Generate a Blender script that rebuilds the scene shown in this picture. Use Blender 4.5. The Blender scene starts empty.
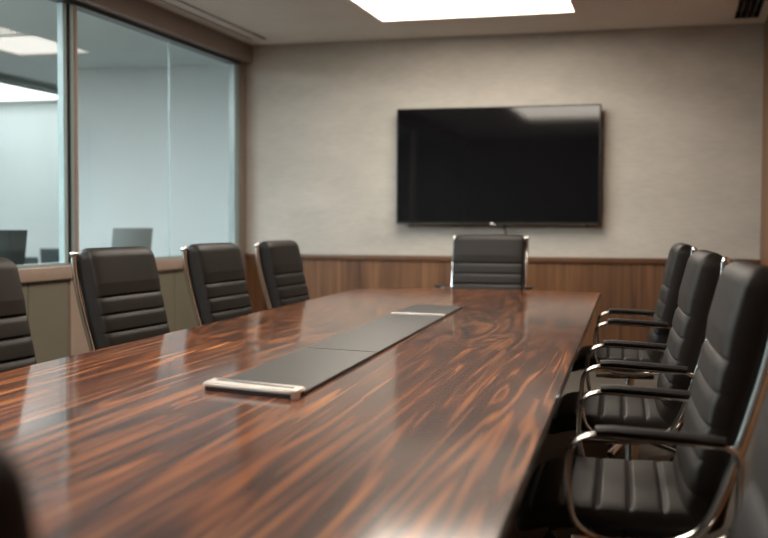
import bpy, bmesh, math, random
from mathutils import Vector, Matrix
random.seed(7)
sc = bpy.context.scene
COL = sc.collection
PI = math.pi

# ------------------------------------------------------------------ materials
def mat(name, color=(.5, .5, .5), rough=.5, metal=0, coat=0, coat_rough=.05, spec=.5, bump=0, bump_scale=300, vary=0, vary_scale=3):
    m = bpy.data.materials.new(name); m.use_nodes = True
    nt = m.node_tree; N = nt.nodes; L = nt.links
    b = N['Principled BSDF']
    b.inputs['Base Color'].default_value = (*color, 1)
    b.inputs['Roughness'].default_value = rough
    b.inputs['Metallic'].default_value = metal
    b.inputs['Coat Weight'].default_value = coat
    b.inputs['Coat Roughness'].default_value = coat_rough
    b.inputs['Specular IOR Level'].default_value = spec
    tc = N.new('ShaderNodeTexCoord')
    if bump:
        n = N.new('ShaderNodeTexNoise'); n.inputs['Scale'].default_value = bump_scale; n.inputs['Detail'].default_value = 4
        L.new(tc.outputs['Object'], n.inputs['Vector'])
        bp = N.new('ShaderNodeBump'); bp.inputs['Strength'].default_value = bump; bp.inputs['Distance'].default_value = .002
        L.new(n.outputs['Fac'], bp.inputs['Height']); L.new(bp.outputs[0], b.inputs['Normal'])
    if vary:
        n = N.new('ShaderNodeTexNoise'); n.inputs['Scale'].default_value = vary_scale; n.inputs['Detail'].default_value = 5
        L.new(tc.outputs['Object'], n.inputs['Vector'])
        r = N.new('ShaderNodeMapRange'); r.inputs[3].default_value = 1 - vary; r.inputs[4].default_value = 1 + vary
        r.inputs[1].default_value = .3; r.inputs[2].default_value = .7
        L.new(n.outputs['Fac'], r.inputs[0])
        mx = N.new('ShaderNodeVectorMath'); mx.operation = 'SCALE'; mx.inputs[0].default_value = color
        L.new(r.outputs[0], mx.inputs['Scale']); L.new(mx.outputs[0], b.inputs['Base Color'])
    return m

def ramp(N, stops):
    r = N.new('ShaderNodeValToRGB'); e = r.color_ramp.elements
    while len(e) < len(stops): e.new(.5)
    for i, (p, c) in enumerate(stops):
        e[i].position = p; e[i].color = (*c, 1)
    return r

def mapping(nt, src, scale, loc=(0, 0, 0), rot=(0, 0, 0)):
    mp = nt.nodes.new('ShaderNodeMapping'); mp.inputs['Scale'].default_value = scale
    mp.inputs['Location'].default_value = loc; mp.inputs['Rotation'].default_value = rot
    nt.links.new(src, mp.inputs['Vector']); return mp.outputs[0]

def math_node(nt, op, a, b=None, c=None):
    n = nt.nodes.new('ShaderNodeMath'); n.operation = op
    for i, v in enumerate((a, b, c)):
        if v is None: continue
        if isinstance(v, (int, float)): n.inputs[i].default_value = v
        else: nt.links.new(v, n.inputs[i])
    return n.outputs[0]

def rosewood(name, seed, sx, sy, rings, rough=.1, fib=.9, det=2.2, sw=.58):
    """polished figured rosewood veneer, grain along local Y"""
    m = bpy.data.materials.new(name); m.use_nodes = True
    nt = m.node_tree; N = nt.nodes; L = nt.links; b = N['Principled BSDF']
    tc = N.new('ShaderNodeTexCoord'); o = tc.outputs['Object']
    # contour lines of a stretched noise field: flames and long cathedral streaks
    n1 = N.new('ShaderNodeTexNoise'); n1.inputs['Scale'].default_value = 1; n1.inputs['Detail'].default_value = det
    n1.inputs['Roughness'].default_value = .48; n1.inputs['Distortion'].default_value = .55
    L.new(mapping(nt, o, (sx, sy, 1), (seed, seed * 1.7, 0), (0, 0, .03)), n1.inputs['Vector'])
    s = math_node(nt, 'MULTIPLY', n1.outputs['Fac'], rings * 2 * PI)
    s = math_node(nt, 'SINE', s)
    s = math_node(nt, 'MULTIPLY_ADD', s, .5, .5)
    # slow change between darker and lighter areas
    n2 = N.new('ShaderNodeTexNoise'); n2.inputs['Scale'].default_value = 1; n2.inputs['Detail'].default_value = 3
    L.new(mapping(nt, o, (4.5, .5, 1), (seed + 3, 1, 0)), n2.inputs['Vector'])
    # fine fibres
    n3 = N.new('ShaderNodeTexNoise'); n3.inputs['Scale'].default_value = 1; n3.inputs['Detail'].default_value = 2
    L.new(mapping(nt, o, (46, .9, 1), (seed, 5, 0)), n3.inputs['Vector'])
    v = math_node(nt, 'MULTIPLY', s, sw)
    w = math_node(nt, 'MULTIPLY_ADD', n2.outputs['Fac'], .55, -.16)
    v = math_node(nt, 'ADD', v, w)
    v = math_node(nt, 'MULTIPLY_ADD', math_node(nt, 'SUBTRACT', n3.outputs['Fac'], .5), fib, v)
    r = ramp(N, [(.08, (.030, .009, .0045)), (.36, (.074, .022, .009)), (.56, (.140, .044, .015)), (.76, (.235, .083, .023)), (.97, (.37, .155, .044))])
    L.new(v, r.inputs[0]); L.new(r.outputs[0], b.inputs['Base Color'])
    b.inputs['Roughness'].default_value = .5; b.inputs['Specular IOR Level'].default_value = .05
    b.inputs['Coat Weight'].default_value = .78; b.inputs['Coat Roughness'].default_value = rough; b.inputs['Coat IOR'].default_value = 1.33
    return m

def panel_wood(name, axis='x', dark=1.0):
    """satin walnut planks, vertical grain"""
    m = bpy.data.materials.new(name); m.use_nodes = True
    nt = m.node_tree; N = nt.nodes; L = nt.links; b = N['Principled BSDF']
    tc = N.new('ShaderNodeTexCoord'); o = tc.outputs['Object']
    sp = N.new('ShaderNodeSeparateXYZ'); L.new(o, sp.inputs[0])
    u = sp.outputs[0 if axis == 'x' else 1]
    cell = math_node(nt, 'FLOOR', math_node(nt, 'DIVIDE', u, .165))
    wn = N.new('ShaderNodeTexWhiteNoise'); wn.noise_dimensions = '1D'; L.new(cell, wn.inputs['W'])
    cb = N.new('ShaderNodeCombineXYZ'); L.new(math_node(nt, 'MULTIPLY', u, 26), cb.inputs[0])
    L.new(math_node(nt, 'MULTIPLY', wn.outputs['Value'], 30), cb.inputs[1])
    L.new(math_node(nt, 'MULTIPLY', sp.outputs[2], .9), cb.inputs[2])
    n = N.new('ShaderNodeTexNoise'); n.inputs['Scale'].default_value = 1; n.inputs['Detail'].default_value = 5; n.inputs['Distortion'].default_value = .5
    L.new(cb.outputs[0], n.inputs['Vector'])
    v = math_node(nt, 'MULTIPLY_ADD', wn.outputs['Value'], .22, n.outputs['Fac'])
    d = dark
    r = ramp(N, [(.3, (.075 * d, .030 * d, .012 * d)), (.55, (.16 * d, .068 * d, .026 * d)), (.85, (.26 * d, .12 * d, .048 * d))])
    L.new(v, r.inputs[0]); L.new(r.outputs[0], b.inputs['Base Color'])
    b.inputs['Roughness'].default_value = .45
    return m

def plaster(name, color):
    m = bpy.data.materials.new(name); m.use_nodes = True
    nt = m.node_tree; N = nt.nodes; L = nt.links; b = N['Principled BSDF']
    tc = N.new('ShaderNodeTexCoord'); o = tc.outputs['Object']
    n = N.new('ShaderNodeTexNoise'); n.inputs['Scale'].default_value = 1; n.inputs['Detail'].default_value = 6; n.inputs['Roughness'].default_value = .6
    L.new(mapping(nt, o, (1.6, 1.6, 3.2)), n.inputs['Vector'])
    n2 = N.new('ShaderNodeTexNoise'); n2.inputs['Scale'].default_value = 1; n2.inputs['Detail'].default_value = 4
    L.new(mapping(nt, o, (9, 9, 60)), n2.inputs['Vector'])
    f = math_node(nt, 'ADD', math_node(nt, 'MULTIPLY', n.outputs['Fac'], .7), math_node(nt, 'MULTIPLY', n2.outputs['Fac'], .3))
    c0 = tuple(x * .86 for x in color); c1 = tuple(min(1, x * 1.12) for x in color)
    r = ramp(N, [(.35, c0), (.65, c1)]); L.new(f, r.inputs[0]); L.new(r.outputs[0], b.inputs['Base Color'])
    b.inputs['Roughness'].default_value = .75
    bp = N.new('ShaderNodeBump'); bp.inputs['Strength'].default_value = .25; bp.inputs['Distance'].default_value = .003
    L.new(n2.outputs['Fac'], bp.inputs['Height']); L.new(bp.outputs[0], b.inputs['Normal'])
    return m

def glass_mat(name, tint, refl=1.0):
    m = bpy.data.materials.new(name); m.use_nodes = True
    nt = m.node_tree; N = nt.nodes; L = nt.links; N.clear()
    out = N.new('ShaderNodeOutputMaterial'); t = N.new('ShaderNodeBsdfTransparent'); t.inputs[0].default_value = (*tint, 1)
    g = N.new('ShaderNodeBsdfGlossy'); g.inputs['Roughness'].default_value = .01
    fr = N.new('ShaderNodeFresnel'); fr.inputs[0].default_value = 1.4
    ge = N.new('ShaderNodeNewGeometry'); ff = math_node(nt, 'MULTIPLY', fr.outputs[0], math_node(nt, 'SUBTRACT', 1, ge.outputs['Backfacing']))
    mx = N.new('ShaderNodeMixShader'); L.new(ff, mx.inputs[0]); L.new(t.outputs[0], mx.inputs[1]); L.new(g.outputs[0], mx.inputs[2])
    L.new(mx.outputs[0], out.inputs[0]); return m

def emit(name, color, s):
    m = bpy.data.materials.new(name); m.use_nodes = True
    N = m.node_tree.nodes; b = N['Principled BSDF']
    b.inputs['Base Color'].default_value = (.8, .8, .8, 1)
    b.inputs['Emission Color'].default_value = (*color, 1); b.inputs['Emission Strength'].default_value = s
    return m

M = dict(
    rose_near=rosewood('rosewood_near', 2.3, 8.5, .38, 9.0, .11, 1.15, 2.2, .48),
    rose_far=rosewood('rosewood_far', 8.1, 6.0, 1.0, 9.5, .11, .45, 1.7, .56),
    rose_edge=mat('dark_edge', (.018, .009, .006), .35, coat=.5),
    walnut=panel_wood('walnut_planks', 'x', .74), walnut_y=panel_wood('walnut_planks_side', 'y'),
    rail=mat('walnut_rail', (.105, .045, .019), .4, vary=.15, vary_scale=12),
    wall=plaster('wall_plaster', (.45, .42, .375)), wall_plain=plaster('wall_plain', (.12, .105, .09)),
    ceil=mat('ceiling_paint', (.76, .715, .665), .85, vary=.03),
    fascia=mat('taupe_fascia', (.20, .152, .128), .5, vary=.06),
    sill=mat('sill_wood', (.33, .245, .195), .45, vary=.06, vary_scale=8),
    olive=mat('olive_panel', (.16, .145, .105), .55, vary=.04),
    olive_gap=mat('panel_gap', (.05, .045, .035), .7),
    black=mat('black_plastic', (.01, .01, .011), .4),
    gasket=mat('black_gasket', (.008, .012, .013), .5),
    alu=mat('teal_grey_frame', (.30, .36, .36), .4, metal=.2),
    chrome=mat('chrome', (.80, .79, .77), .12, metal=1),
    darkchrome=mat('dark_chrome', (.42, .40, .38), .16, metal=1),
    nickel=mat('brushed_nickel', (.95, .89, .83), .38, metal=1),
    leather=mat('black_leather', (.0115, .0092, .0078), .50, spec=.25, bump=.3, bump_scale=420),
    pad=mat('arm_pad', (.016, .015, .015), .35, bump=.2, bump_scale=500),
    inlay=mat('inlay_leatherette', (.044, .041, .039), .33, spec=.5, bump=.12, bump_scale=900),
    screen=mat('tv_screen', (.004, .004, .005), .05, spec=.45),
    bezel=mat('tv_bezel', (.02, .019, .018), .3, metal=.5),
    carpet=mat('grey_carpet', (.115, .10, .085), .95, bump=1, bump_scale=260, vary=.3, vary_scale=90),
    glass=glass_mat('tinted_glass', (.945, .985, .982)), glass_edge=mat('glass_edge', (.33, .42, .42), .3),
    adj_wall=mat('cool_white_wall', (.74, .79, .79), .8, vary=.03, vary_scale=1.2),
    adj_ceil=mat('cool_grey_ceiling', (.60, .65, .65), .85), beam=mat('beam_grey', (.16, .20, .20), .8),
    adj_floor=mat('adjacent_floor', (.30, .30, .29), .8, vary=.2, vary_scale=40),
    counter=mat('counter_top', (.42, .44, .44), .4), laptop=mat('laptop_shell', (.028, .045, .048), .45),
    laptop_grey=mat('laptop_shell_grey', (.22, .25, .26), .4, metal=.2),
    glow=emit('panel_glow', (1, .91, .79), 11.0), glow_cool=emit('panel_glow_cool', (.92, .95, .94), 2.6),
    glow_fill=emit('panel_glow_fill', (.89, .95, 1), 36.0),
    glow_pink=emit('panel_glow_soft', (1, .86, .78), .85),
    led=emit('status_led', (1, .95, .85), 1.5),
)

# ------------------------------------------------------------------ helpers
def link(name, bm, m, parent=None, smooth=False, angle=40):
    me = bpy.data.meshes.new(name); bmesh.ops.recalc_face_normals(bm, faces=bm.faces); bm.to_mesh(me); bm.free()
    ms = m if isinstance(m, (list, tuple)) else [m]
    for x in ms: me.materials.append(x)
    if smooth:
        for p in me.polygons: p.use_smooth = True
        try: me.set_sharp_from_angle(angle=math.radians(angle))
        except Exception: pass
    o = bpy.data.objects.new(name, me); COL.objects.link(o)
    if parent: o.parent = parent
    return o

def box(bm, x0, x1, y0, y1, z0, z1, bev=0, seg=2, M4=None, mi=0):
    r = bmesh.ops.create_cube(bm, size=1); vs = r['verts']
    for v in vs:
        v.co = Vector(((x0 + x1) / 2 + v.co.x * (x1 - x0), (y0 + y1) / 2 + v.co.y * (y1 - y0), (z0 + z1) / 2 + v.co.z * (z1 - z0)))
    fs = set(f for v in vs for f in v.link_faces)
    for f in fs: f.material_index = mi
    if M4 is not None: bmesh.ops.transform(bm, matrix=M4, verts=vs)
    if bev:
        es = list({e for v in vs for e in v.link_edges})
        bmesh.ops.bevel(bm, geom=es, offset=bev, segments=seg, affect='EDGES', profile=.5)

def boxobj(name, dims, m, parent=None, bev=0, kind=None, M4=None):
    bm = bmesh.new(); box(bm, *dims, bev=bev, M4=M4)
    o = link(name, bm, m, parent, smooth=bev > 0)
    if kind: o['kind'] = kind
    return o

def struct(name, dims, m, bev=0): return boxobj(name, dims, m, None, bev, 'structure')

def tube(bm, pts, r, n=12, closed=False, ry=None, cap=True, up=Vector((1, 0, 0))):
    """round or oval tube along points; up = rough side direction"""
    P = [Vector(p) for p in pts]; rings = []; ry = ry or r
    for i, p in enumerate(P):
        if closed: t = P[(i + 1) % len(P)] - P[i - 1]
        else: t = P[min(i + 1, len(P) - 1)] - P[max(i - 1, 0)]
        t.normalize(); a = (up - t * up.dot(t)).normalized(); b = t.cross(a)
        rings.append([bm.verts.new(p + a * r * math.cos(k * 2 * PI / n) + b * ry * math.sin(k * 2 * PI / n)) for k in range(n)])
    cnt = len(P) if closed else len(P) - 1
    for i in range(cnt):
        A = rings[i]; B = rings[(i + 1) % len(P)]
        for k in range(n): bm.faces.new((A[k], A[(k + 1) % n], B[(k + 1) % n], B[k]))
    if cap and not closed: bm.faces.new(rings[0]); bm.faces.new(rings[-1][::-1])

def lathe(bm, prof, n=20, loc=(0, 0, 0)):
    R = []
    for r, z in prof: R.append([bm.verts.new((loc[0] + r * math.cos(k * 2 * PI / n), loc[1] + r * math.sin(k * 2 * PI / n), loc[2] + z)) for k in range(n)])
    for i in range(len(R) - 1):
        for k in range(n): bm.faces.new((R[i][k], R[i][(k + 1) % n], R[i + 1][(k + 1) % n], R[i + 1][k]))
    bm.faces.new(R[0][::-1]); bm.faces.new(R[-1])

def round_path(pts, rad, seg=6, closed=False):
    P = [Vector(p) for p in pts]; out = []; n = len(P)
    for i, p in enumerate(P):
        if not closed and i in (0, n - 1): out.append(p); continue
        a = P[i - 1] - p; b = P[(i + 1) % n] - p; rr = rad if not isinstance(rad, (list, tuple)) else rad[i]
        ra = min(rr, a.length * .48); rb = min(rr, b.length * .48)
        s = p + a.normalized() * ra; e = p + b.normalized() * rb
        for k in range(seg + 1):
            t = k / seg; out.append(s * (1 - t) ** 2 + p * 2 * t * (1 - t) + e * t * t)
    return out

def thing(name, label, cat, loc=(0, 0, 0), rz=0, group=None):
    o = bpy.data.objects.new(name, None); COL.objects.link(o); o.location = loc; o.rotation_euler = (0, 0, rz)
    o.empty_display_size = .2
    o['label'] = label; o['category'] = cat
    if group: o['group'] = group
    return o
def tag(o, label, cat, group=None):
    o['label'] = label; o['category'] = cat
    if group: o['group'] = group
    return o
def copy_tree(o, parent=None):
    c = o.copy(); COL.objects.link(c)
    if parent: c.parent = parent
    for ch in list(o.children): copy_tree(ch, c)
    return c

# ------------------------------------------------------------------ room
XL, XR, YB, YF, CH = -3.76, .61, 8.90, -1.6, 2.78
struct('floor', (-9.3, XR + .12, YF - .12, 12.6, -.05, 0), M['carpet'])
struct('wall_back', (XL - .09, XR, YB, YB + .10, 0, CH), M['wall'])
struct('wall_right', (XR, XR + .12, YF - .12, YB + .1, 0, CH), M['walnut_y'])
struct('wall_front', (-9.3, XR, YF - .12, YF, 0, CH), M['wall_plain'])
# ceiling: slab with openings for the luminous panels
panels_main = [(-2.27, -.775, 6.1, 8.10), (-2.27, -.775, 1.3, 4.1)]
panels_adj = [(-6.06, -5.30, 8.00, 8.90), (-6.5, -4.9, 3.9, 6.0), (-6.5, -4.9, .4, 2.4)]  # first is the visible light, the others are added unseen fill panels
def slab(name, X0, X1, Y0, Y1, z0, z1, holes, m):
    bm = bmesh.new(); xs = sorted({X0, X1, *[h[0] for h in holes], *[h[1] for h in holes]}); ys = sorted({Y0, Y1, *[h[2] for h in holes], *[h[3] for h in holes]})
    solid = lambda a, b: not any(h[0] < a < h[1] and h[2] < b < h[3] for h in holes)
    V = {}
    def vt(x, y, z):
        k = (x, y, z)
        if k not in V: V[k] = bm.verts.new(k)
        return V[k]
    for i in range(len(xs) - 1):
        for j in range(len(ys) - 1):
            a, b, c, d = xs[i], xs[i + 1], ys[j], ys[j + 1]
            if not solid((a + b) / 2, (c + d) / 2): continue
            bm.faces.new((vt(a, c, z0), vt(a, d, z0), vt(b, d, z0), vt(b, c, z0)))
            bm.faces.new((vt(a, c, z1), vt(b, c, z1), vt(b, d, z1), vt(a, d, z1)))
    for h in holes + [(X0, X1, Y0, Y1)]:
        a, b, c, d = h
        gx = [x for x in xs if a <= x <= b]; gy = [y for y in ys if c <= y <= d]
        for yy in (c, d):
            for i in range(len(gx) - 1): bm.faces.new((vt(gx[i], yy, z0), vt(gx[i + 1], yy, z0), vt(gx[i + 1], yy, z1), vt(gx[i], yy, z1)))
        for xx in (a, b):
            for j in range(len(gy) - 1): bm.faces.new((vt(xx, gy[j], z0), vt(xx, gy[j + 1], z0), vt(xx, gy[j + 1], z1), vt(xx, gy[j], z1)))
    o = link(name, bm, m); o['kind'] = 'structure'; return o
slots = [(-3.59, -3.44, -1.2, 8.62), (.372, .55, 5.2, 8.655)]
slab('ceiling', XL - .1, XR + .12, YF - .12, YB + .1, CH, CH + .14, panels_main + slots, M['ceil'])
slab('ceiling_adjacent', -9.3, XL - .1, YF - .12, 12.6, CH, CH + .14, panels_adj + [(-9.1, -7.28, 9.0, 12.2)], M['adj_ceil'])
for o in [bpy.data.objects['ceiling_adjacent']]: o.name = 'ceiling.001'

def light_panel(h, label, glow, group, depth=.05, fr=M['ceil']):
    a, b, c, d = h
    t = thing('ceiling_light', label, 'ceiling light', ((a + b) / 2, (c + d) / 2, CH), 0, group)
    w, l = (b - a) / 2, (d - c) / 2
    bm = bmesh.new(); box(bm, -w + .006, w - .006, -l + .006, l - .006, depth, depth + .02); link('diffuser', bm, glow, t)
    bm = bmesh.new()
    for s in (-1, 1):
        box(bm, s * w - .006 * (s > 0), s * w + .006 * (s < 0), -l, l, .0, .1)
        box(bm, -w + .006, w - .006, s * l - .006 * (s > 0), s * l + .006 * (s < 0), .0, .1)
    link('frame', bm, fr, t); return t
light_panel(panels_main[0], 'big bright ceiling light panel nearest the television wall', M['glow'], None)
light_panel(panels_main[1], 'ceiling light panel seen only as a reflection in the television', M['glow'], None)
light_panel(panels_adj[0], 'soft square ceiling light seen through the glass in the adjacent room', M['glow_pink'], None, .012)
for q in panels_adj[1:]: light_panel(q, 'added fill light panel, out of frame, brightening the adjacent room', M['glow_fill'], 'added fill panels out of frame', .012)  # unseen panels added to brighten the adjacent room's walls and ceiling
light_panel((-9.1, -7.28, 9.0, 12.2), 'large white luminous ceiling in the far bay beyond the glass', M['glow_cool'], None, .012)

def vent(h, label, n, m_frame):
    a, b, c, d = h
    t = thing('ceiling_vent', label, 'air vent', ((a + b) / 2, (c + d) / 2, CH)); w, l = (b - a) / 2, (d - c) / 2
    bm = bmesh.new(); box(bm, -w, w, -l, l, .10, .11); link('backing', bm, M['black'], t)
    bm = bmesh.new()
    for s in (-1, 1):
        box(bm, s * w - .008 * (s > 0), s * w + .008 * (s < 0), -l, l, 0, .05)
        box(bm, -w + .008, w - .008, s * l - .008 * (s > 0), s * l + .008 * (s < 0), 0, .05)
    link('frame', bm, m_frame, t)
    return t, w, l
t, w, l = vent(slots[1], 'black slatted air vent in the ceiling above the right corner', 3, M['black'])
for k in range(3):
    x = -w + (k + 1) * 2 * w / 4
    boxobj('slat', (x - .005, x + .005, -l + .008, l - .008, .004, .05), M['bezel'], t)
t, w, l = vent(slots[0], 'long narrow slot vent in the ceiling along the glass wall', 1, M['black'])
boxobj('slat', (-.052, .042, -l + .008, l - .008, .0, .004), M['ceil'], t)

# wainscot on the back wall
struct('trim_1', (XL + .012, XR, YB - .025, YB, .09, .885), M['walnut'])
struct('trim_2', (XL + .012, XR, YB - .042, YB, .885, .932), M['rail'], .004)
struct('baseboard_back', (XL + .012, XR, YB - .034, YB, 0, .09), M['rail'])
struct('baseboard_right', (XR - .02, XR, YF, YB - .05, 0, .09), M['rail'])

# ------------------------------------------------------------------ left wall: panels, sill, glazing
bm = bmesh.new(); box(bm, XL - .09, XL - .02, YF, YB, 0, .845)
o = link('wall_left', bm, M['olive_gap']); o['kind'] = 'structure'
joints = [-1.6, -.9, -.2, .5, 1.2, 1.9, 2.55, 3.2, 3.9, 4.55, 5.07, 5.58, 6.02, 6.25, 6.9, 7.5, 8.1, 8.72]
bm = bmesh.new(); bp = bmesh.new()
for a, b in zip(joints[:-1], joints[1:]):
    post = (a in (6.02,) or a == 2.55 and False)
    box(bp if post else bm, XL - .02, XL + (.012 if post else 0), a + .004, b - .004, 0, .845, bev=.002)
o = link('wall_left_panels', bm, M['olive']); o['kind'] = 'structure'; o.name = 'trim_3'
o = link('trim_4', bp, M['sill']); o['kind'] = 'structure'
struct('trim_5', (XL - .12, XL + .035, YF, 8.72, .845, .925), M['sill'], .004)      # sill
struct('trim_6', (XL - .10, XL + .012, 8.76, YB, 0, 2.615), M['fascia'], .003)       # end jamb
struct('trim_7', (XL - .10, XL + .075, YF, YB, 2.62, CH), M['fascia'], .003)         # header fascia
struct('trim_8', (XL - .07, XL + .012, YF, 8.76, 2.59, 2.62), M['bezel'])             # glazing head
struct('trim_9', (XL - .06, XL - .02, YF, 8.76, .925, .945), M['alu'], .002)         # bottom channel
# mullion beside window 1 / window 2
def mullion(Y, n):
    bm = bmesh.new()
    box(bm, XL - .06, XL - .02, Y + .045, Y + .09, .945, 2.59, mi=0)
    box(bm, XL - .075, XL - .006, Y + .09, Y + .102, .945, 2.59, mi=1)
    box(bm, XL - .07, XL - .002, Y + .102, Y + .145, .945, 2.59, mi=2)
    box(bm, XL - .07, XL + .004, Y + .145, Y + .175, .925, 2.59, mi=3)
    o = link('trim_%d' % n, bm, [M['glass_edge'], M['gasket'], M['alu'], M['sill']]); o['kind'] = 'structure'
mullion(5.965, 10); mullion(2.2, 11)
def window(n, y0, y1, seams):
    w = bpy.data.objects.new('window_%d' % n, None); COL.objects.link(w); w['kind'] = 'structure'
    ed = [y0] + seams + [y1]
    for a, b in zip(ed[:-1], ed[1:]):
        bm = bmesh.new(); box(bm, XL - .046, XL - .034, a + .003, b - .003, .945, 2.59)
        link('pane', bm, M['glass'], w)
    for s in seams:
        bm = bmesh.new(); box(bm, XL - .047, XL - .033, s - .0015, s + .0015, .945, 2.59); link('glass_joint', bm, M['glass_edge'], w)
window(1, 6.14, 8.69, [7.50]); window(2, 2.375, 6.01, [4.2]); window(3, YF, 2.245, [.4])
bm = bmesh.new()
box(bm, XL - .065, XL - .012, 8.69, 8.725, .945, 2.59, mi=0); box(bm, XL - .07, XL - .0, 8.725, 8.76, .945, 2.59, mi=1)
o = link('trim_12', bm, [M['glass_edge'], M['alu']]); o['kind'] = 'structure'

# ------------------------------------------------------------------ adjacent room behind the glass
struct('wall_adjacent_back', (-6.12, XL - .09, 9.85, 9.97, 0, CH), M['adj_wall'])
struct('wall_adjacent_return', (-6.12, -6.0, 9.97, 12.35, 0, CH), M['adj_wall'])
struct('wall_adjacent_bay', (-9.3, -6.12, 12.35, 12.5, 0, CH), M['adj_wall'])
struct('wall_adjacent_left', (-9.42, -9.3, YF, 12.5, 0, CH), M['adj_wall'])
struct('trim_13', (-7.16, -6.95, YF, 12.35, CH - .07, CH), M['beam'])
struct('wall_adjacent_stub', (XL - .18, XL - .09, YB, 9.85, 0, CH), M['adj_wall'])
t = thing('counter', 'pale standing height counter close behind the glass partition', 'counter', (-4.35, 5.6, 0))
boxobj('worktop', (-.33, .33, -3.0, 2.9, .855, .89), M['counter'], t, .004)
for y in (-2.7, -.1, 2.6):
    boxobj('leg', (-.28, -.22, y - .03, y + .03, 0, .855), M['alu'], t); boxobj('leg', (.22, .28, y - .03, y + .03, 0, .855), M['alu'], t)
t = thing('desk', 'desk further back in the adjacent room', 'desk', (-6.3, 9.15, 0))
boxobj('worktop', (-.75, .75, -.4, .4, .735, .77), M['counter'], t, .004)
for x in (-.68, .68):
    for y in (-.34, .34): boxobj('leg', (x - .025, x + .025, y - .025, y + .025, 0, .735), M['alu'], t)

def laptop(loc, rz, W, H, tilt, label, m, D=.22):
    t = thing('laptop', label, 'laptop', loc, rz, None)
    boxobj('keyboard_base', (-W / 2, W / 2, -D / 2, D / 2, 0, .016), m, t, .004)
    bm = bmesh.new(); box(bm, -W / 2, W / 2, -.005, .005, 0, H, bev=.004); bmesh.ops.rotate(bm, verts=bm.verts, matrix=Matrix.Rotation(-tilt, 3, 'X')); bmesh.ops.translate(bm, verts=bm.verts, vec=(0, D / 2, .014))
    s = link('screen_lid', bm, m, t, True)
    bm = bmesh.new(); box(bm, -W / 2 + .012, W / 2 - .012, -.0065, -.0049, .015, H - .012); bmesh.ops.rotate(bm, verts=bm.verts, matrix=Matrix.Rotation(-tilt, 3, 'X')); bmesh.ops.translate(bm, verts=bm.verts, vec=(0, D / 2, .014))
    link('display', bm, M['screen'], s)
    return t
laptop((-4.30, 5.93, .89), math.radians(228), .42, .265, .36, 'large dark laptop lid behind the glass at the left picture edge', M['laptop'])
laptop((-4.22, 7.60, .89), math.radians(222), .31, .275, .36, 'grey laptop lid behind the glass above the second chair from the left', M['laptop_grey'])
laptop((-5.91, 9.18, .77), math.radians(200), .19, .17, .2, 'small dark open laptop on the far desk, its lid upright', M['laptop'], .14)
laptop((-6.13, 9.10, .77), math.radians(200), .24, .085, .3, 'low dark laptop on the far desk beside the small upright one', M['laptop'], .14)

# ------------------------------------------------------------------ television
t = thing('television', 'large wall-mounted black flat screen television', 'television', (-1.478, YB - .027, 1.2))
TW, TH = .851, .972
boxobj('screen', (-TW + .012, TW - .012, -.0835, -.079, .018, TH - .010), M['screen'], t)
bm = bmesh.new()
box(bm, -TW, TW, -.085, -.055, 0, .018); box(bm, -TW, TW, -.085, -.055, TH - .010, TH)
box(bm, -TW, -TW + .012, -.085, -.055, .018, TH - .010); box(bm, TW - .012, TW, -.085, -.055, .018, TH - .010)
link('bezel', bm, M['bezel'], t)
boxobj('rear_housing', (-TW + .03, TW - .03, -.079, -.045, .03, TH - .03), M['black'], t)
boxobj('chin_strip', (-TW + .01, TW - .01, -.0865, -.085, .003, .009), M['darkchrome'], t)
bm = bmesh.new()
for x, z, r in ((-.014, .004, .009), (.006, -.004, .007)):
    bmesh.ops.create_uvsphere(bm, u_segments=12, v_segments=8, radius=r, matrix=Matrix.Translation((x - .02, -.088, z)) @ Matrix.Diagonal((1.5, .35, .8, 1)))
link('emblem', bm, M['chrome'], t, True)
bm = bmesh.new(); box(bm, .735, .765, -.08, -.06, -.012, 0); lathe(bm, [(.006, -.018), (.008, -.012), (.006, -.006)], 10, (.75, -.07, 0)); link('sensor_foot', bm, M['bezel'], t)
bm = bmesh.new(); box(bm, .744, .756, -.083, -.0805, -.011, -.004); link('indicator', bm, M['chrome'], t)
boxobj('wall_bracket', (-.3, .3, -.045, .026, .25, .7), M['black'], t)
bm = bmesh.new(); tube(bm, round_path([(.07, -.05, .06), (.07, -.05, -.03), (.072, .01, -.07), (.072, .018, -.26)], .03), .007, 8)
link('power_cable', bm, M['black'], t, True)

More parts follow.
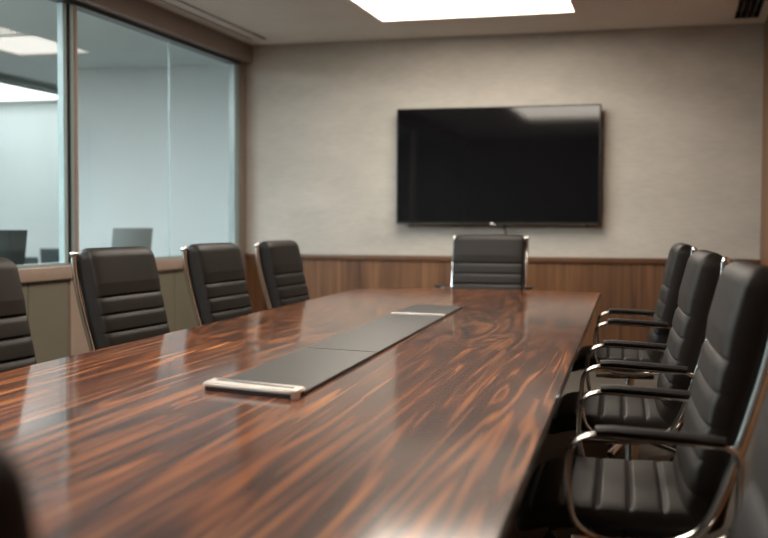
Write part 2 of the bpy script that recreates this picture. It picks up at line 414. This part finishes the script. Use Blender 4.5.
# ------------------------------------------------------------------ conference table
TX, TY, TR = -1.19, 4.05, math.radians(2.6)
t = thing('conference_table', 'long polished rosewood conference table with black centre inlay', 'table', (TX, TY, 0), TR)
HW, Y0, Y1, YS = .83, -3.1, 3.07, -.29
def top_half(name, ya, yb, m, endcurve):
    bm = bmesh.new(); ol = []
    if endcurve > 0:    # far half, convex far end
        ol = [(-HW, ya), (HW, ya), (HW, yb - .02)]
        for k in range(25):
            a = k / 24; x = HW - 2 * HW * a; ol.append((x * .995, yb + .20 * (1 - abs(2 * a - 1) ** 2.2)))
        ol.append((-HW, yb - .02))
    else:
        ol = [(-HW, yb), (HW, yb), (HW, ya + .02)]
        for k in range(25):
            a = k / 24; x = HW - 2 * HW * a; ol.append((x * .995, ya - .20 * (1 - abs(2 * a - 1) ** 2.2)))
        ol.append((-HW, ya + .02)); ol = ol[::-1]
    def inset(p, d):
        x, y = p; sx = max(-1, min(1, x / HW)); return (x - math.copysign(min(d, abs(x)), x) * (abs(sx) > .9), y - (d if y > yb - .03 and endcurve > 0 else 0) + (d if y < ya + .03 and endcurve < 0 else 0))
    lv = [(.708, .05), (.722, .006), (.726, 0), (.745, 0), (.75, .004)]
    rings = [[bm.verts.new((*inset(p, d), z)) for p in ol] for z, d in lv]
    n = len(ol)
    for i in range(len(rings) - 1):
        for k in range(n):
            f = bm.faces.new((rings[i][k], rings[i][(k + 1) % n], rings[i + 1][(k + 1) % n], rings[i + 1][k])); f.material_index = 1
    f = bm.faces.new(rings[0][::-1]); f.material_index = 1; bm.faces.new(rings[-1])
    return link(name, bm, [m, M['rose_edge']], t)
top_half('tabletop_section', YS + .0012, Y1, M['rose_far'], 1)
top_half('tabletop_section', Y0, YS - .0012, M['rose_near'], -1)
for y in (-1.9, 0, 1.9):
    boxobj('pedestal', (-.33, .33, y - .16, y + .16, .03, .706), M['rose_edge'], t, .01)
    boxobj('plinth', (-.38, .38, y - .21, y + .21, 0, .03), M['black'], t, .005)
# inlay strip, a few mm proud
TL = lambda X, Y: ((X - TX) * math.cos(TR) + (Y - TY) * math.sin(TR), -(X - TX) * math.sin(TR) + (Y - TY) * math.cos(TR))
def quad_prism(name, pts, z0, z1, m, parent, bev=.0015):
    bm = bmesh.new(); lo = [bm.verts.new((*p, z0)) for p in pts]; hi = [bm.verts.new((*p, z1)) for p in pts]; n = len(pts)
    for k in range(n): bm.faces.new((lo[k], lo[(k + 1) % n], hi[(k + 1) % n], hi[k]))
    bm.faces.new(lo[::-1]); bm.faces.new(hi)
    if bev: bmesh.ops.bevel(bm, geom=bm.edges[:], offset=bev, segments=2, affect='EDGES')
    return link(name, bm, m, parent, True)
def strip(f0, f1):
    A = TL(-1.234, 2.70); B = TL(-.943, 2.625); C = TL(-1.123, 5.64); D = TL(-1.392, 5.66)
    lp = lambda p, q, s: (p[0] + (q[0] - p[0]) * s, p[1] + (q[1] - p[1]) * s)
    return [lp(A, D, f0), lp(B, C, f0), lp(B, C, f1), lp(A, D, f1)]
quad_prism('inlay_base', [(p[0], p[1]) for p in strip(-.008, 1.003)], .7485, .7515, M['black'], t, 0)
for a, b in ((.0, .293), (.2955, .785), (.80, 1.0)):
    quad_prism('inlay_panel', strip(a, b), .7515, .760, M['inlay'], t)
# near metal cable flap
def flap(f, dy, w_extra, z0, z1, near):
    q = strip(f, f + dy); 
    p = [(q[0][0] - w_extra, q[0][1]), (q[1][0] + w_extra, q[1][1]), (q[2][0] + w_extra, q[2][1]), (q[3][0] - w_extra, q[3][1])]
    return quad_prism('cable_flap', p, z0, z1, M['nickel'], t, .004 if near else .001)
fl = flap(-.026, .027, .004, .7615, .773, True)
q = strip(-.013, -.006)
s = quad_prism('flap_slot', [(q[0][0] + .02, q[0][1]), (q[1][0] - .02, q[1][1]), (q[2][0] - .02, q[2][1]), (q[3][0] + .02, q[3][1])], .772, .7738, M['darkchrome'], fl, 0)
q = strip(-.025, .0)
s = quad_prism('flap_base', [(q[0][0] + .002, q[0][1]), (q[1][0] - .014, q[1][1]), (q[2][0] - .014, q[2][1]), (q[3][0] + .002, q[3][1])], .7505, .762, M['black'], fl, 0)
q = strip(-.028, -.018)
quad_prism('end_cap', [(q[1][0] - .012, q[1][1]), (q[1][0] + .006, q[1][1]), (q[2][0] + .006, q[2][1]), (q[2][0] - .012, q[2][1])], .7505, .7745, M['nickel'], fl, .002)
flap(.787, .011, .0, .757, .766, False)

# ------------------------------------------------------------------ chairs
def cushion(stations, ring_n=36, expo=.32):
    """stations: list of (center Vector, normal Vector(front), halfwidth, front depth, back depth, groove 0..1)"""
    bm = bmesh.new(); R = []
    for c, nrm, hw, df, db, g in stations:
        ring = []
        for k in range(ring_n):
            a = 2 * PI * k / ring_n; ca, sa = math.cos(a), math.sin(a)
            x = hw * math.copysign(abs(ca) ** expo, ca)
            if sa >= 0:
                u = abs(sa) ** .28
                d = df * u - g * .010 * u * (1 if abs(x) < hw * .93 else .55)
                d += .006 * u * (1 - (x / hw) ** 2)
            else: d = -db * abs(sa) ** .3
            ring.append(bm.verts.new(c + Vector((x, 0, 0)) + nrm * d))
        R.append(ring)
    for i in range(len(R) - 1):
        for k in range(ring_n): bm.faces.new((R[i][k], R[i][(k + 1) % ring_n], R[i + 1][(k + 1) % ring_n], R[i + 1][k]))
    bm.faces.new(R[0][::-1]); bm.faces.new(R[-1]); return bm

def bez(p0, p1, p2, p3, t): return p0 * (1 - t) ** 3 + p1 * 3 * t * (1 - t) ** 2 + p2 * 3 * t * t * (1 - t) + p3 * t ** 3

# local frame: chair faces +Y, x across; origin on the floor under the seat
def make_chair():
    ch = thing('office_chair', 'x', 'chair', (0, 0, 0), 0, 'black high-back chairs around the conference table')
    # back
    b0, b1, b2, b3 = Vector((0, -.085, .49)), Vector((0, -.125, .70)), Vector((0, -.175, .90)), Vector((0, -.225, 1.09))
    L_ = .612; NS = 190; st = []; grooves = [.228 + .076 * i for i in range(6)]
    HWB = .262
    for i in range(NS + 1):
        t_ = i / NS; s = L_ * (1 - t_)                      # s = distance from the top
        p = bez(b0, b1, b2, b3, t_); tg = (bez(b0, b1, b2, b3, min(1, t_ + .01)) - bez(b0, b1, b2, b3, max(0, t_ - .01))).normalized()
        nrm = Vector((0, tg.z, -tg.y))                       # points to +Y (front)
        g = max([(max(0, 1 - (q - s) / .004) if s < q else .8 * max(0, 1 - (s - q) / .024) ** 1.5 + .2 * max(0, 1 - (s - q) / .003)) for q in grooves] + [0])
        df = .048 + (.007 * max(0, min(1, (.222 - s) / .05)))
        # pillow between grooves
        if s > .228: df += .0015 * abs(math.sin(PI * (s - .228) / .076)) ** .6
        db = .054; hw = HWB
        rt = .06
        if s < rt: k = math.sqrt(max(0, 1 - ((rt - s) / rt) ** 2)); df *= max(.06, k); db *= max(.06, k); hw = HWB - .045 + .045 * k
        rb = .03; sb = L_ - s
        if sb < rb: k = math.sqrt(max(0, 1 - ((rb - sb) / rb) ** 2)); df *= max(.1, k); db *= max(.1, k); hw *= .96 + .04 * k
        st.append((p, nrm, hw, df, db, g))
    link('backrest', cushion(st), M['leather'], ch, True, 80)
    # seat
    st = []; NS = 140; y0, y1 = -.13, .335; L2 = y1 - y0; gr = [.075 * i + .05 for i in range(6)]
    for i in range(NS + 1):
        s = L2 * i / NS; y = y0 + s
        drop = -.035 * max(0, (s - (L2 - .12)) / .12) ** 2
        g = max([max(0, 1 - abs(s - q) / .011) ** 1.4 for q in gr] + [0])
        du, dd, hw = .036, .030, .262
        e = min(s, L2 - s); r = .045
        if e < r: k = math.sqrt(max(0, 1 - ((r - e) / r) ** 2)); du *= max(.08, k); dd *= max(.08, k); hw = .262 - .045 + .045 * k
        du += .0015 * abs(math.sin(PI * (s - .05) / .075)) ** .6 * (e > r)
        st.append((Vector((0, y, .508 + drop)), Vector((0, 0, 1)), hw, du, dd, g))
    link('seat', cushion(st), M['leather'], ch, True, 80)
    # side rails and cross bar
    for sgn in (-1, 1):
        bm = bmesh.new(); x = sgn * .271
        pts = [Vector((x, -.246, 1.062)), Vector((x, -.242, .99)), Vector((x, -.226, .90)), Vector((x, -.193, .78)), Vector((x, -.156, .66)), Vector((x, -.122, .56)), Vector((x, -.085, .49)), Vector((x, -.02, .462)), Vector((x, .20, .458))]
        pts = round_path(pts, .05, 5)
        tube(bm, pts, .011, 12, ry=.014)
        rl = link('side_rail', bm, M['chrome'], ch, True)
        bm = bmesh.new(); bmesh.ops.create_uvsphere(bm, u_segments=16, v_segments=10, radius=.0155, matrix=Matrix.Translation((x, -.249, 1.064))); tube(bm, [(x, -.249, 1.064), (sgn * .225, -.251, 1.064)], .009, 12, up=Vector((0, 0, 1)))
        link('rail_cap', bm, M['chrome'], rl, True)
        # arm loop
        xa = sgn * .315
        path = [(xa, -.165, .698), (xa, .20, .716), (xa, .212, .60), (xa, .185, .478), (xa, -.05, .468), (xa, -.155, .50)]
        cl = round_path(path, [.05, .07, .06, .10, .08, .06], 8, True)
        bm = bmesh.new(); tube(bm, cl, .013, 12, closed=True, ry=.0075)
        ar = link('armrest', bm, M['darkchrome'], ch, True)
        bm = bmesh.new()
        pp = [Vector((xa, -.13, .7125)), Vector((xa, -.10, .716)), Vector((xa, .0, .722)), Vector((xa, .11, .727)), Vector((xa, .148, .725))]
        tube(bm, pp, .021, 14, ry=.0085); link('arm_pad', bm, M['pad'], ar, True)
        bm = bmesh.new(); tube(bm, [(sgn * .27, -.158, .66), (xa, -.165, .665)], .009, 10, up=Vector((0, 0, 1)))
        link('arm_bolt', bm, M['chrome'], ar, True)
        bm = bmesh.new(); tube(bm, [(sgn * .24, .05, .462), (xa, .05, .468)], .009, 10, up=Vector((0, 0, 1)))
        link('arm_bolt', bm, M['chrome'], ar, True)
    # under-seat mechanism, gas lift, five-star base
    boxobj('tilt_mechanism', (-.10, .10, -.08, .16, .415, .476), M['black'], ch, .01)
    bm = bmesh.new(); tube(bm, [(-.283, .08, .458), (.283, .08, .458)], .008, 10, up=Vector((0, 0, 1))); link('seat_bar', bm, M['chrome'], ch, True)
    bm = bmesh.new(); lathe(bm, [(.024, .28), (.024, .418)], 20, (0, .04, 0)); lathe(bm, [(.033, .10), (.033, .29), (.028, .30)], 20, (0, .04, 0)); link('gas_lift', bm, M['chrome'], ch, True)
    bm = bmesh.new(); lathe(bm, [(.05, .075), (.055, .10), (.045, .125), (.034, .13)], 20, (0, .04, 0)); link('base_hub', bm, M['chrome'], ch, True)
    for k in range(5):
        a = k * 2 * PI / 5 + PI / 2; d = Vector((math.cos(a), math.sin(a), 0)); c = Vector((0, .04, 0))
        bm = bmesh.new(); tube(bm, [c + d * .03 + Vector((0, 0, .105)), c + d * .16 + Vector((0, 0, .095)), c + d * .29 + Vector((0, 0, .072))], .019, 10, ry=.012, up=d.cross(Vector((0, 0, 1))))
        bl = link('base_leg', bm, M['chrome'], ch, True)
        e = c + d * .285; bm = bmesh.new(); sd = d.cross(Vector((0, 0, 1)))
        for s in (-1, 1):
            tube(bm, [e + sd * (.006 * s) + Vector((0, 0, .028)), e + sd * (.024 * s) + Vector((0, 0, .028))], .028, 14, up=Vector((0, 0, 1)))
        tube(bm, [e + Vector((0, 0, .028)), e + Vector((0, 0, .075))], .006, 8)
        link('caster', bm, M['black'], bl, True)
    return ch

proto = make_chair()
D = math.radians
# (x, y, facing rotation about z; 0 faces +Y), label
chairs = [   # x, y, turn, arm drop, label
    (-.045, 2.77, D(93), 0, 1.015, 'black high-back chair at lower right with its whole seat and near arm showing'),
    (-.12, 3.97, D(93), 0, 1.015, 'black high-back chair, middle of the three complete right side ones'),
    (-.20, 5.60, D(93), 0, 1.015, 'black high-back chair farthest along the right side of the table, mostly hidden'),
    (-.03, 1.12, D(93), 0, 1.015, 'nearest right side black chair, just a strip of it at the picture edge'),
    (-2.13, 3.07, D(-93), -.08, .985, 'black high-back chair cut by the left picture edge'),
    (-2.22, 4.27, D(-93), -.08, 1, 'black high-back chair in front of the window post, below the grey laptop lid'),
    (-2.235, 5.34, D(-91), -.08, 1, 'black high-back chair on the left, second from the television wall'),
    (-2.265, 6.40, D(-90), -.08, 1, 'farthest black high-back chair on the left, in front of the wood panelled corner'),
    (-1.385, 7.76, D(180), 0, 1.03, 'black high-back chair at the far head of the table under the television'),
    (-.296, .305, D(256), -.08, .985, 'out of focus dark chair back in the lower left corner'),
]
for i, (x, y, r, drop, sz, lab) in enumerate(chairs):
    c = proto if i == 0 else copy_tree(proto)
    c.location = (x, y, 0); c.rotation_euler = (0, 0, r); c['label'] = lab; c.scale = (sz, sz, sz)
    for k in c.children:
        if k.name.startswith('armrest'): k.location.z = drop      # arms set to their lower notch


# ------------------------------------------------------------------ world, camera, view
w = bpy.data.worlds.new('world'); sc.world = w; w.use_nodes = True
w.node_tree.nodes['Background'].inputs[0].default_value = (.02, .022, .025, 1); w.node_tree.nodes['Background'].inputs[1].default_value = .3

cam = bpy.data.cameras.new('camera'); co = bpy.data.objects.new('camera', cam); COL.objects.link(co)
cam.sensor_width = 36; cam.sensor_fit = 'HORIZONTAL'; cam.lens = 1067 / 768 * 36; cam.clip_start = .05
yaw, pit, roll = math.radians(15.5), math.radians(2.42), .004
F = Vector((-math.sin(yaw) * math.cos(pit), math.cos(yaw) * math.cos(pit), -math.sin(pit))); Rr = Vector((math.cos(yaw), math.sin(yaw), 0)); U = Rr.cross(F)
R2 = Rr * math.cos(roll) + U * math.sin(roll); U2 = U * math.cos(roll) - Rr * math.sin(roll)
mw = Matrix((( R2.x, U2.x, -F.x, 0), (R2.y, U2.y, -F.y, 0), (R2.z, U2.z, -F.z, 1.2), (0, 0, 0, 1)))
co.matrix_world = mw
cam.dof.use_dof = True; cam.dof.focus_distance = 3.9; cam.dof.aperture_fstop = 2.3
sc.camera = co
vs = sc.view_settings; vs.view_transform = 'Standard'; vs.look = 'None'; vs.gamma = 1; vs.use_curve_mapping = False; vs.exposure = 0.0
sc.cycles.max_bounces = 10; sc.cycles.transparent_max_bounces = 16; sc.cycles.use_denoising = True
sc.cycles.caustics_reflective = False; sc.cycles.caustics_refractive = False; sc.cycles.sample_clamp_indirect = 6
